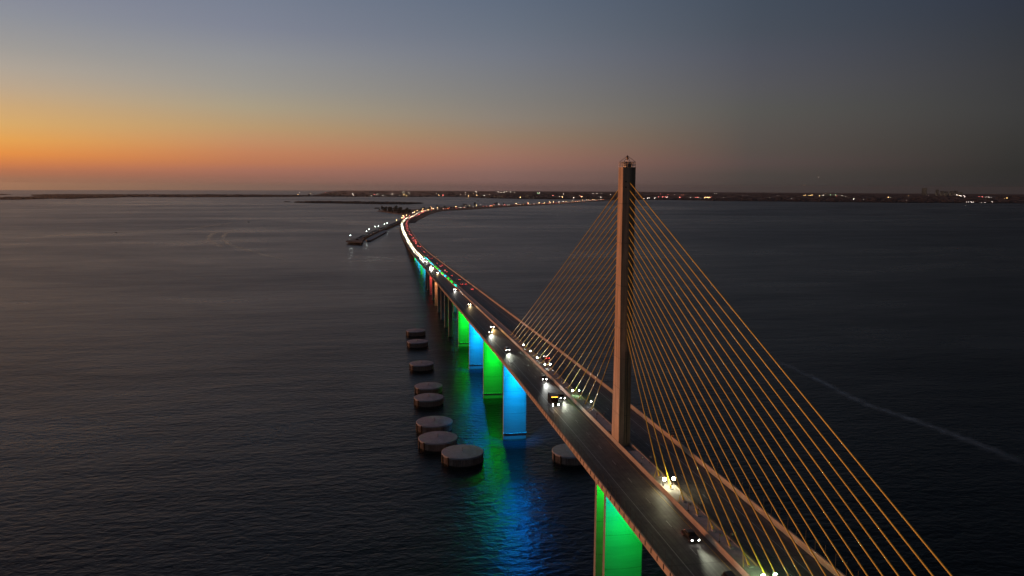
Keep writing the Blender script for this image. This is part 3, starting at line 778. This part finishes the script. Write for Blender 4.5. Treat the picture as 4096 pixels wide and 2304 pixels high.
# causeway
RS=[(40,2420),(51,2424),(62,2557),(96,2819),(139,3138),(186,3426),(242,3687),(361,3853),(418,3942),(638,4345),(858,4709),(1075,5065),(1463,5766),(2015,6708),(2331,7156),(2450,7500)]
LS=[(2150,7520),(1600,6330),(1270,5720),(1070,5420),(840,5090),(700,4860),(540,4640),(330,4330),(235,4120),(140,3960),(20,3850),(-60,3760),(-85,3658),(-57,3580),(-23,3400),(18,3205),(44,3085),(25,2873),(2,2600),(0,2430)]
land('causeway_ground',RS+LS,1.6,M['soil'])
isl=[(-705,5766),(-586,5589),(-282,5386),(-3,5194),(116,5158),(190,5330),(212,5442),(150,5560),(-60,5700),(-330,5900),(-560,6000)]
land('island_ground',isl,.6,M['soil']); wood('mangrove_wood',isl,420,14,34,6.5,9.5,M['mangrove'],'low dark mangrove wood covering the flat island in mid bay')
A=[(-4400,6700),(-3195,6831),(-3084,6839),(-3035,7247),(-3050,7469),(-2832,7337),(-2861,7564),(-2773,7818),(-2731,8573),(-2542,8704),(-2268,8635),(-1892,8687),(-1523,8849),(-1119,9141),(-950,9500),(-1000,10300),(-2000,10700),(-2800,10900),(-3350,10800),(-3300,9400),(-3530,8090),(-3700,7780),(-4700,7750)]
land('island_ground',A,.8,M['soil']); wood('mangrove_wood',A,900,25,70,7,13,M['mangrove'],'dark mangrove wood on the long low shore at far left')
Bp=[(-5900,8700),(-4100,8450),(-4330,9000),(-4700,10164),(-4850,10800),(-6500,10800)]
land('island_ground',Bp,.8,M['soil']); wood('mangrove_wood',Bp,260,30,70,7,11,M['mangrove'],'dark wood behind the lit lagoon at the left edge')
Cp=[(-4330,10207),(-3800,9100),(-3560,9000),(-3420,10000),(-3500,10900),(-4300,10900)]
land('island_ground',Cp,.8,M['soil']); wood('mangrove_wood',Cp,160,25,60,7,11,M['mangrove'],'dark wood right of the lit lagoon near the left edge')
for nm,P in (('islet',[(-800,5930),(-770,5925),(-765,5990),(-800,6000)]),('islet',[(-97,4130),(-75,4128),(-74,4175),(-95,4180)])):
    land('island_ground',P,.5,M['soil']); 
wood('islet_shrubs',[(-800,5930),(-770,5925),(-765,5990),(-800,6000)],10,8,14,3,5,M['mangrove'],'tiny dark islet left of the mangrove island')
wood('islet_shrubs',[(-97,4130),(-75,4128),(-74,4175),(-95,4180)],8,5,9,2.5,4.5,M['mangrove'],'tiny dark islet beside the wooded causeway head')
# mainland: from the far shore to the horizon
shore=[(-960,9520),(-887,9426),(-433,9254),(12,9208),(339,9143),(641,9571),(925,9243),(1026,8796),(1119,8192),(1417,7689),(1906,7498),(2268,7459),(2492,7326),(2878,7214),(3167,6678),(3596,6522),(3938,6246),(4478,5947),(4999,5822),(5558,5755),(6600,5500),(8000,5000)]
pol=[]
for x,y in shore:
    dx,dy=x-CAM.x,y-CAM.y; pol.append((__import__('math').degrees(__import__('math').atan2(dx,dy)),sqrt(dx*dx+dy*dy)))
def shoredist(bz):
    for (a,d),(a2,d2) in zip(pol[:-1],pol[1:]):
        if a<=bz<=a2: return d+(d2-d)*(bz-a)/(a2-a)
    return pol[0][1] if bz<pol[0][0] else pol[-1][1]
b=MB(); na=160; nr=26; b0,b1=pol[0][0],pol[-1][0]
for i in range(na+1):
    bz=b0+(b1-b0)*i/na; d0=shoredist(bz)
    for j in range(nr+2):
        d=d0 if j==0 else d0*(38000/d0)**((j-1)/nr)
        q=min(1,(bz-b0)/2.6); dm=d0+400+(38000-d0-400)*q*q; d=d if j==0 else d0*(dm/d0)**((j-1)/nr); v=polar(bz,d,-1.5 if j==0 else 1.2+min(3,(d-d0)/3000)); b.v.append(tuple(v))
for i in range(na):
    for j in range(nr+1):
        a=i*(nr+2)+j; b.f.append((a,a+1,a+nr+3,a+nr+2)); b.m.append(0)
tag(b.build('mainland_ground',M['citywood']),kind='structure')
random.seed(5)
b=MB()
for k in range(5200):
    bz=random.uniform(b0,b1); d0=shoredist(bz); t=random.random()**1.6
    q=min(1,(bz-b0)/2.6)**2; d=d0+25+(24000-d0)*t*q if k>900 else d0+random.uniform(5,150)
    if -4<bz<9 and k%3: continue
    v=polar(bz,d,min(3,(d-d0)/3000)+.6); r=random.uniform(18,45)*(d/9000); hh=random.uniform(5,12)*(1 if k>900 else .9)
    b.ball((v.x,v.y,v.z+hh*.3),1,0,7,4,r,r,hh*.75,jit=.2)
tag(b.build('far_shore_wood',M['citywood']),'dark tree belt along the far mainland shore','trees',None,'stuff')

# ---------------------------------------------------------------- trees on the causeway
def treekind(seed,h,wd,m,palm=False):
    random.seed(seed); t=MB()
    t.tube((0,0,0),(.1,0,h*.45),.22,6,0,.12)
    for k in range(4):
        a=k*1.6+random.random(); t.tube((.1,0,h*.4),(cos(a)*wd*.45,sin(a)*wd*.45,h*random.uniform(.6,.85)),.1,5,0,.04)
    c=MB()
    for k in range(95):
        a=random.uniform(0,2*pi); rr=wd*sqrt(random.random())*.95; z=h*random.uniform(.33,1.0); rr*=max(.25,1-abs(z/h-.6)*1.35)
        p=Vector((rr*cos(a),rr*sin(a),z)); n=Vector((random.gauss(0,1),random.gauss(0,1),random.gauss(0,1))).normalized(); u=n.orthogonal().normalized(); w=n.cross(u); q=random.uniform(.5,1.0)*wd*.26
        c.add([p+u*q,p+w*q*.7,p-u*q,p-w*q*.7],[(0,1,2,3)])
    return t.mesh('trunk',M['bark']),c.mesh('crown',m)
TK=[treekind(1,8,3.6,M['leaf']),treekind(2,10,4.2,M['leaf']),treekind(3,6,3.4,M['leaf2'])]
def tree(x,y,k,sc,label,group):
    r=empty('broadleaf_tree',(x,y,zc(x,y)+1.5),random.uniform(0,6)); r.scale=(sc,sc,sc*random.uniform(.9,1.15)); tag(r,label,'tree',group)
    obj('trunk',TK[k][0],r); obj('crown',TK[k][1],r)
random.seed(9)
poly=RS+LS; n=0
lobe=[(44,3100),(18,3205),(-23,3400),(-57,3580),(-80,3658),(-50,3740),(30,3820),(60,3600),(70,3300)]
while n<78:
    x=random.uniform(-85,70); y=random.uniform(3100,3820)
    if inpoly(x,y,lobe): tree(x,y,random.randrange(3),random.uniform(1.3,2.3),'dark bushy tree in the grove on the point left of the causeway','trees on the causeway point'); n+=1
n=0; g=0
while n<46 and g<5000:
    g+=1; s=random.choice([random.uniform(2700,4300),random.uniform(3600,4500)]); o=random.choice([-1,1])*random.uniform(19,60); p=at(s,o)
    if s<3500 and o>0 and random.random()<.6: continue
    if inpoly(p.x,p.y,poly): tree(p.x,p.y,random.randrange(3),random.uniform(.9,2.0),'dark tree beside the lit road at the head of the causeway','roadside trees at the causeway head'); n+=1
for s,o,sc in ((4545,-24,2.3),(4760,22,2.0),(4775,30,2.4),(5000,-22,1.4),(4380,-30,2.0)):
    p=at(s,o); tree(p.x,p.y,1,sc,'lone dark tree standing on the thin far causeway','lone trees on the thin causeway')
# ---------------------------------------------------------------- old fishing pier
fp=empty('fishing_pier',(0,0,0)); tag(fp,'long low concrete fishing pier with a wide end platform and lamps, left of the bridge','pier')
cl=[(-112,1560),(-101,1665),(-89,1752),(-73,1880),(-58.5,1986),(-43,2100),(-28,2210),(-12,2330),(2,2440),(12,2540)]
cs=catmull(cl,5); st=[]
for i,p in enumerate(cs):
    d=(cs[min(len(cs)-1,i+1)]-cs[max(0,i-1)]).normalized(); st.append((p.x,p.y,5.2+zc(p.x,p.y),d.y,-d.x))
b=MB(); b.sweep(st,[(-7,0),(7,0),(7,-.9),(4,-1.3),(-4,-1.3),(-7,-.9)]); b.build('deck',M['oldconc'],fp)
b=MB(); b.prism([(-138,1470),(-133,1566),(-103,1562),(-103,1432)],3.9,5.15); b.build('end_platform',M['oldconc'],fp)
for sg in (-1,1):
    b=MB(); b.sweep(st,[(6.75*sg,.005),(6.95*sg,.005),(6.95*sg,1.0),(6.75*sg,1.0)]); b.build('railing',M['concrete'],fp)
b=MB()
for a,c in (((-138,1470),(-133,1566)),((-138,1470),(-103,1432)),((-103,1432),(-103,1550))): b.tube((*a,6.0),(*c,6.0),.12); b.tube((*a,5.5),(*c,5.5),.12)
b.build('platform_railing',M['steel'],fp)
random.seed(4)
for i in range(0,len(st),2):
    x,y,z,rx,ry=st[i]
    b=MB(); 
    for o in (-5,0,5): b.tube((x+rx*o,y+ry*o,-2.5),(x+rx*o,y+ry*o,z-1.2),.45,8)
    b.box((x,y,z-1.7),(12.5,1.2,.8),0,__import__('math').atan2(ry,rx)); b.build('pile_bent',M['concrete'],fp)
for x,y in ((-134,1478),(-130,1550),(-118,1462),(-106,1440),(-106,1500),(-120,1500)):
    b=MB(); b.tube((x,y,-2.5),(x,y,3.85),.5,8); b.build('pile',M['concrete'],fp)
b=MB(); b.box((-116,1520,6.2),(5,7,2)); b.build('shelter',M['concrete'],fp); b=MB(); b.prism([(-120.5,1515),(-111.5,1515),(-111.5,1525),(-120.5,1525)],7.25,7.7); b.build('shelter_roof',M['steel'],fp)
dk=empty('old_concrete_dock',(0,0,0)); tag(dk,'dark low concrete dock lying parallel to the fishing pier on its right','dock')
b=MB(); b.prism([(-98,1571),(-95,1531),(-87,1530),(-50,1851),(-50,1925),(-58,1925)],-2,3.0,0); b.build('quay_wall',M['steel'],dk)
b=MB(); b.prism([(-97,1571),(-94.5,1533),(-87.6,1532),(-50.6,1851),(-50.6,1922),(-57.5,1922)],3.0,3.3); b.build('top_slab',M['median'],dk)
def streetlamp(mesh,p,label,group,name='street_lamp'):
    o=bpy.data.objects.new(name,mesh); C.objects.link(o); o.location=p; tag(o,label,'street lamp',group); return o
def lampmesh(nm,m,h,r):
    b=MB(); b.tube((0,0,0),(0,0,h),.14,6,0); b.tube((0,0,h),(0,-1.2,h+.2),.1,5,0); b.ball((0,-1.4,h),r,1,8,5,sz=.7); return b.mesh(nm,[M['steel'],m])
M['pierlamp']=emis('pier_lamp_globe',(.88,1,.96),40); M['warmlamp']=emis('warm_lamp_globe',(1,.6,.22),60); M['redlamp']=emis('red_lamp_globe',(1,.18,.15),40); M['greenlamp']=emis('green_lamp_globe',(.5,1,.45),50); M['citywhite']=emis('city_white_lamp',(1,.90,.76),45)
PL=lampmesh('pier_lamp',M['pierlamp'],8.5,.62); WL=lampmesh('warm_lamp',M['warmlamp'],9,.8)
for i,(x,y) in enumerate([(-131,1545),(-99,1700),(-94,1790),(-79,1912),(-71,1945),(-54,2062),(-46,2120)]):
    z=5.2+zc(x,y); streetlamp(PL,(x,y,z),'bright white lamp on the fishing pier, '+ordn[i]+' from its seaward end','lamps along the fishing pier')
    light('pier_lamp_glow','POINT',(x,y-1.4,z+7.2),1300,(.85,1,.95),shadow_soft_size=.8)
for i,(x,y) in enumerate([(-14,2330),(8,2520),(18,2700)]):
    streetlamp(WL,(x,y,zc(x,y)+4.2),'orange street lamp where the fishing pier meets the causeway, '+ordn[i]+' from the bay','lamps at the pier root')
WC=FC[1]
for i,(x,y,a) in enumerate([(-88,1690,.12),(-82,1760,.12),(-67,1880,.12)]):
    o=bpy.data.objects.new('van',None)
    o=empty('parked_van',(x,y,5.22+zc(x,y)),a); tag(o,'pale van parked on the fishing pier, '+ordn[i]+' from its seaward end','van','vans parked on the fishing pier')
    b=MB(); b.box((0,0,1.15),(2.0,5.4,1.5)); b.box((0,-.5,2.1),(1.8,4.0,.5)); b.build('body',M['hullwhite'],o); b=MB(); b.box((0,2.72,1.5),(1.7,.04,.6)); b.build('windscreen',M['glass'],o)
    for sx in (-.9,.9):
        for yy in (-1.7,1.7): w=obj('wheel',CK['suv']['tyre'],o,(sx,yy,.33))

# ---------------------------------------------------------------- far shore: buildings and lamps
def bearing(sx): return __import__('math').degrees(YAW+__import__('math').atan((sx-2048)/3049.17))
M['facade1']=mat('pale_facade',(.42,.33,.30),.8,.15,.02); M['facade2']=mat('pink_facade',(.46,.25,.18),.8,.15,.02); M['facade3']=mat('dark_tower_facade',(.05,.05,.055),.6,.15,.02); M['roof']=mat('flat_roof',(.2,.18,.17),.9,.2,.02)
m,N4,L4,B4=newmat('lit_window_rows'); B4.inputs['Base Color'].default_value=(.03,.03,.035,1); B4.inputs['Roughness'].default_value=.2
tc=N4.new('ShaderNodeTexCoord'); vo=N4.new('ShaderNodeTexVoronoi'); vo.inputs['Scale'].default_value=.16; L4.new(tc.outputs['Object'],vo.inputs['Vector'])
mr=N4.new('ShaderNodeMapRange'); mr.inputs[1].default_value=.72; mr.inputs[2].default_value=.78; L4.new(vo.outputs['Color'],mr.inputs[0]); mu=N4.new('ShaderNodeMath'); mu.operation='MULTIPLY'; mu.inputs[1].default_value=.35; L4.new(mr.outputs[0],mu.inputs[0])
B4.inputs['Emission Color'].default_value=(1,.72,.45,1); L4.new(mu.outputs[0],B4.inputs['Emission Strength']); m.cycles.emission_sampling='NONE'; M['winlit']=m
BM={}
def building(bz,d,w,dp,h,fm,label,group=None,name='building'):
    key=(round(w),round(dp),round(h),fm)
    if key not in BM:
        b=MB(); b.box((0,0,h/2),(w,dp,h)); b2=MB(); b2.box((0,0,h+.6),(w*1.01,dp*1.01,1.2)); b2.box((w*.15,0,h+2.4),(w*.2,dp*.4,2.4))
        b3=MB(); fl=max(1,int(h/3.6))
        for i in range(fl):
            b3.box((0,-dp/2-.05,2+i*h/fl),(w*.9,.2,1.5))
        BM[key]=(b.mesh('walls',M[fm]),b2.mesh('roof',M['roof']),b3.mesh('window_rows',M['winlit']))
    v=polar(bz,d); o=empty(name,v,-R(bz)); tag(o,label,'building',group)
    for nm,me in zip(('walls','roof','window_rows'),BM[key]): obj(nm,me,o)
sdist=lambda sx: shoredist(bearing(sx))
building(bearing(1996),sdist(1996)+260,135,40,26,'facade2','long salmon waterfront block on the far shore, widest building in the middle')
building(bearing(1985),sdist(1985)+330,60,40,33,'facade2','taller salmon block rising behind the left end of the long waterfront block')
building(bearing(2105),sdist(2105)+420,44,30,34,'facade2','square salmon block standing alone right of the long waterfront block')
building(bearing(2070),sdist(2070)+500,52,30,18,'facade1','low pale block between the long salmon block and the square one')
building(bearing(1162),sdist(1162)+40,45,25,14,'facade1','white gabled waterside building left of the mangrove island')
building(bearing(3682),17500,92,60,150,'facade3','tallest dark tower on the right skyline')
building(bearing(3733),17600,56,50,122,'facade3','slim dark tower right of the tallest one')
for i,(sx,w,h) in enumerate([(3752,60,95),(3768,70,88),(3790,80,92),(3808,60,104),(3826,70,72)]):
    building(bearing(sx),17400+40*i,w,50,h,'facade3','dark mid-rise of the right skyline cluster, '+ordn[i]+' from the left','buildings of the right skyline cluster')
random.seed(31)
for i in range(64):
    sx=random.uniform(1230,2000) if i<52 else random.uniform(2100,2470); d=sdist(sx)+random.choice([40,80,200,500,900,1600,2600,4200])*random.uniform(.6,1.2)
    w=random.choice([22,30,42,60]); h=random.choice([8,10,12,14,18,26]); 
    building(bearing(sx),d,w,random.choice([18,24]),h,random.choice(['facade1','facade1','facade2']),'small pale building in the town along the far middle shore','small buildings of the far middle town')
for i in range(16):
    sx=random.uniform(500,1180); building(bearing(sx),9000+random.uniform(0,900) ,random.choice([18,26]),16,random.choice([8,12]),'facade1','small pale house among the trees of the far left shore','houses on the far left shore')
def citylamp(nm,m,h,r):
    b=MB(); b.tube((0,0,0),(0,0,h),.25,5,0); b.ball((0,0,h),r,1,6,4); return b.mesh(nm,[M['steel'],m])
CLp={'w':citylamp('white_mast',M['citywhite'],16,.95),'W':citylamp('stadium_mast',M['citywhite'],24,1.7),'o':citylamp('orange_mast',M['warmlamp'],16,1.5),'r':citylamp('red_mast',M['redlamp'],18,1.5),'s':citylamp('low_mast',M['citywhite'],8,.6),'g':citylamp('green_mast',M['greenlamp'],20,1.8)}
def city(sx,d,k,label,group): streetlamp(CLp[k],polar(bearing(sx),max(d,sdist(sx)+15),1+min(3,max(0,d-sdist(sx))/3000)),label,group,'mast_light')
G1='lights of the far middle town'
for i in range(46):
    sx=random.uniform(1190,2450); city(sx,sdist(sx)+random.choice([30,200,800,2000,4500])*random.uniform(.7,1.3),random.choice('wwwwro'),'small light in the town along the far middle shore',G1)
for sx in (1992,2003,2014,2022,2026,2040,2056): city(sx,15500,'W','brilliant white floodlight mast in the row above the salmon waterfront block','white mast row above the salmon block')
for sx in (2147,2150,2156): city(sx,14500,'g' if sx<2155 else 'W','yellow-green floodlight mast right of the square salmon block','yellow-green masts')
for sx in (1902,1908,1914): city(sx,16500,'W','white floodlight mast on the horizon left of the salmon block','white masts left of the salmon block')
for sx in (2368,2375,2383,2392,2400,1613,1618): city(sx,15000,'w','bluish white light in the short row left of the pylon top','row of lights left of the pylon')
for sx in (2565,2570,2590,2593,2585,2614,2615): city(sx,sdist(sx)+60,'w','light at the causeway landing just right of the pylon','lights right of the pylon')
G2='lights of the far right town'
for sx,d,k in [(2636,13000,'r'),(2643,12500,'w'),(2666,13000,'r'),(2690,12000,'w'),(2722,12500,'r'),(2728,12500,'o'),(2628,9000,'r'),(2645,9000,'r'),(2655,9000,'r'),(2663,8600,'w'),(2713,8700,'r'),(2755,8700,'w'),(2775,8900,'r'),(2783,8900,'r'),(2790,8900,'w'),(2812,9000,'o'),(2818,9000,'o'),(2824,9000,'o'),(2830,9000,'o'),(2836,9000,'r'),(2797,14000,'w'),(2850,15000,'w'),(2858,15000,'w'),(2885,9800,'w'),(2963,12000,'w'),(2975,13000,'w'),(2982,13000,'w'),(3070,9200,'w'),(3100,13500,'w'),(3155,9000,'w'),(3203,13000,'o'),(3210,13000,'o'),(3225,13000,'o'),(3233,13000,'o'),(3238,13200,'o'),(3262,12500,'W'),(3268,12500,'o'),(3282,12500,'W'),(3311,13500,'g'),(3331,13500,'g'),(3356,12000,'W'),(3371,12000,'w'),(3335,12000,'r'),(3550,14500,'w'),(3556,14500,'w'),(3541,11000,'o'),(3551,11000,'w'),(3404,8500,'w'),(3444,8300,'w'),(3614,7600,'w'),(3620,14000,'o'),(3700,15500,'w'),(3812,15800,'W'),(3818,15000,'o'),(3824,13500,'W'),(3829,13500,'w'),(3838,13500,'W'),(3844,13500,'w'),(3900,13000,'r'),(3914,13500,'r'),(3915,12500,'r'),(3930,12500,'w'),(3938,12500,'w'),(3948,12500,'w'),(4001,11500,'o'),(4012,11500,'o'),(3852,6100,'w'),(3862,6090,'w'),(3872,6090,'w'),(3880,6090,'w'),(3910,6050,'w'),(3926,6050,'w'),(3956,6050,'w')]:
    city(sx,d,'s' if d<6200 else k,'small light of the town along the far right shore',G2)
CW=lampmesh('causeway_lamp',M['citywhite'],9,.6); CWo=lampmesh('causeway_orange_lamp',M['warmlamp'],9,.8); CWr=lampmesh('causeway_red_lamp',M['redlamp'],4,.8)
for s in range(2640,7300,95):
    p=at(s+random.uniform(-25,25),random.choice([-16,-20,-26,16]),-1.1)
    streetlamp(random.choice([CW,CWo,CWr,CWo]),p,'small lamp beside the causeway road','lamps along the causeway')
# marina sailboats, small boats, aircraft lights
sb=MB(); sb.prism([(-1.5,-5),(1.5,-5),(1.6,2),(0,6),(-1.6,2)],-.3,1.2,0); sb.tube((0,0,1.2),(0,0,15),.25,6,0); sb.box((0,-2,1.7),(1.8,3,1),0); sbm=sb.mesh('sailboat',M['hullwhite'])
for sx in (1276,1291,1303,1328,1354,1383,1400,1433,1446):
    o=bpy.data.objects.new('sailboat',sbm); C.objects.link(o); o.location=polar(bearing(sx),sdist(sx)-60-random.uniform(0,150)); o.rotation_euler=(0,0,random.uniform(0,6)); tag(o,'white sailboat moored off the far middle shore','sailboat','sailboats moored off the far shore')
def motorboat(x,y,rz,sc,label):
    r=empty('motorboat',(x,y,zc(x,y)),rz); r.scale=(sc,)*3; tag(r,label,'boat')
    b=MB(); b.prism([(-1.2,-4),(1.2,-4),(1.3,1),(0,4.5),(-1.3,1)],-.3,.9); b.build('hull',M['steel'],r); b=MB(); b.box((0,-.5,1.6),(1.7,2.6,1.4)); b.build('cabin',M['galv'],r)
motorboat(-504,2505,-.3,1.1,'small motorboat at the head of the curved wake, far left water')
motorboat(-740,1929,1.2,.8,'small dark boat on the left water near its old wake')
motorboat(772,6484,1.4,2.4,'dark boat on the bay between the mangrove island and the long causeway')
for bz,d,h,lb in ((bearing(3204),5000,140,'lower of two aircraft lights in the right sky'),(bearing(3259),5200,194,'higher of two aircraft lights in the right sky')):
    v=polar(bz,d,h); r=empty('airplane',v,.4); r.scale=(.4,.4,.4); tag(r,lb,'airplane')
    b=MB(); b.tube((0,-16,0),(0,14,0),1.9,8,0,1.6); b.tube((0,14,0),(0,19,-.3),1.6,8,0,.3); b.box((0,-.5,-.8),(32,4,.5)); b.box((0,-14.5,1),(12,2.5,.3)); b.box((0,-14.5,3.5),(.4,3,5)); b.build('fuselage',M['hullwhite'],r)
    b=MB(); b.ball((0,0,-1.9),.45,seg=8); b.build('landing_light',M['citywhite'],r)

# ---------------------------------------------------------------- haze
hm=bpy.data.materials.new('dusk_haze'); hm.use_nodes=True; NN=hm.node_tree.nodes; NN.remove(NN['Principled BSDF'])
pv=NN.new('ShaderNodeVolumePrincipled'); pv.inputs['Color'].default_value=(.48,.55,.62,1); pv.inputs['Density'].default_value=1.4e-5; pv.inputs['Anisotropy'].default_value=.62
hm.node_tree.links.new(pv.outputs[0],NN['Material Output'].inputs['Volume'])
b=MB(); b.box((CAM.x,CAM.y,32),(92000,92000,376)); hz=b.build('haze',hm); tag(hz,kind='stuff')
# ---------------------------------------------------------------- render settings
SC.view_settings.view_transform='Standard'; SC.view_settings.look='None'; SC.view_settings.exposure=0; SC.view_settings.gamma=1
cy=SC.cycles; cy.use_denoising=True
try: cy.denoiser='OPENIMAGEDENOISE'
except Exception: pass
cy.max_bounces=6; cy.diffuse_bounces=2; cy.glossy_bounces=3; cy.transparent_max_bounces=12; cy.sample_clamp_indirect=1.2; cy.use_light_tree=True; cy.caustics_reflective=False; cy.caustics_refractive=False
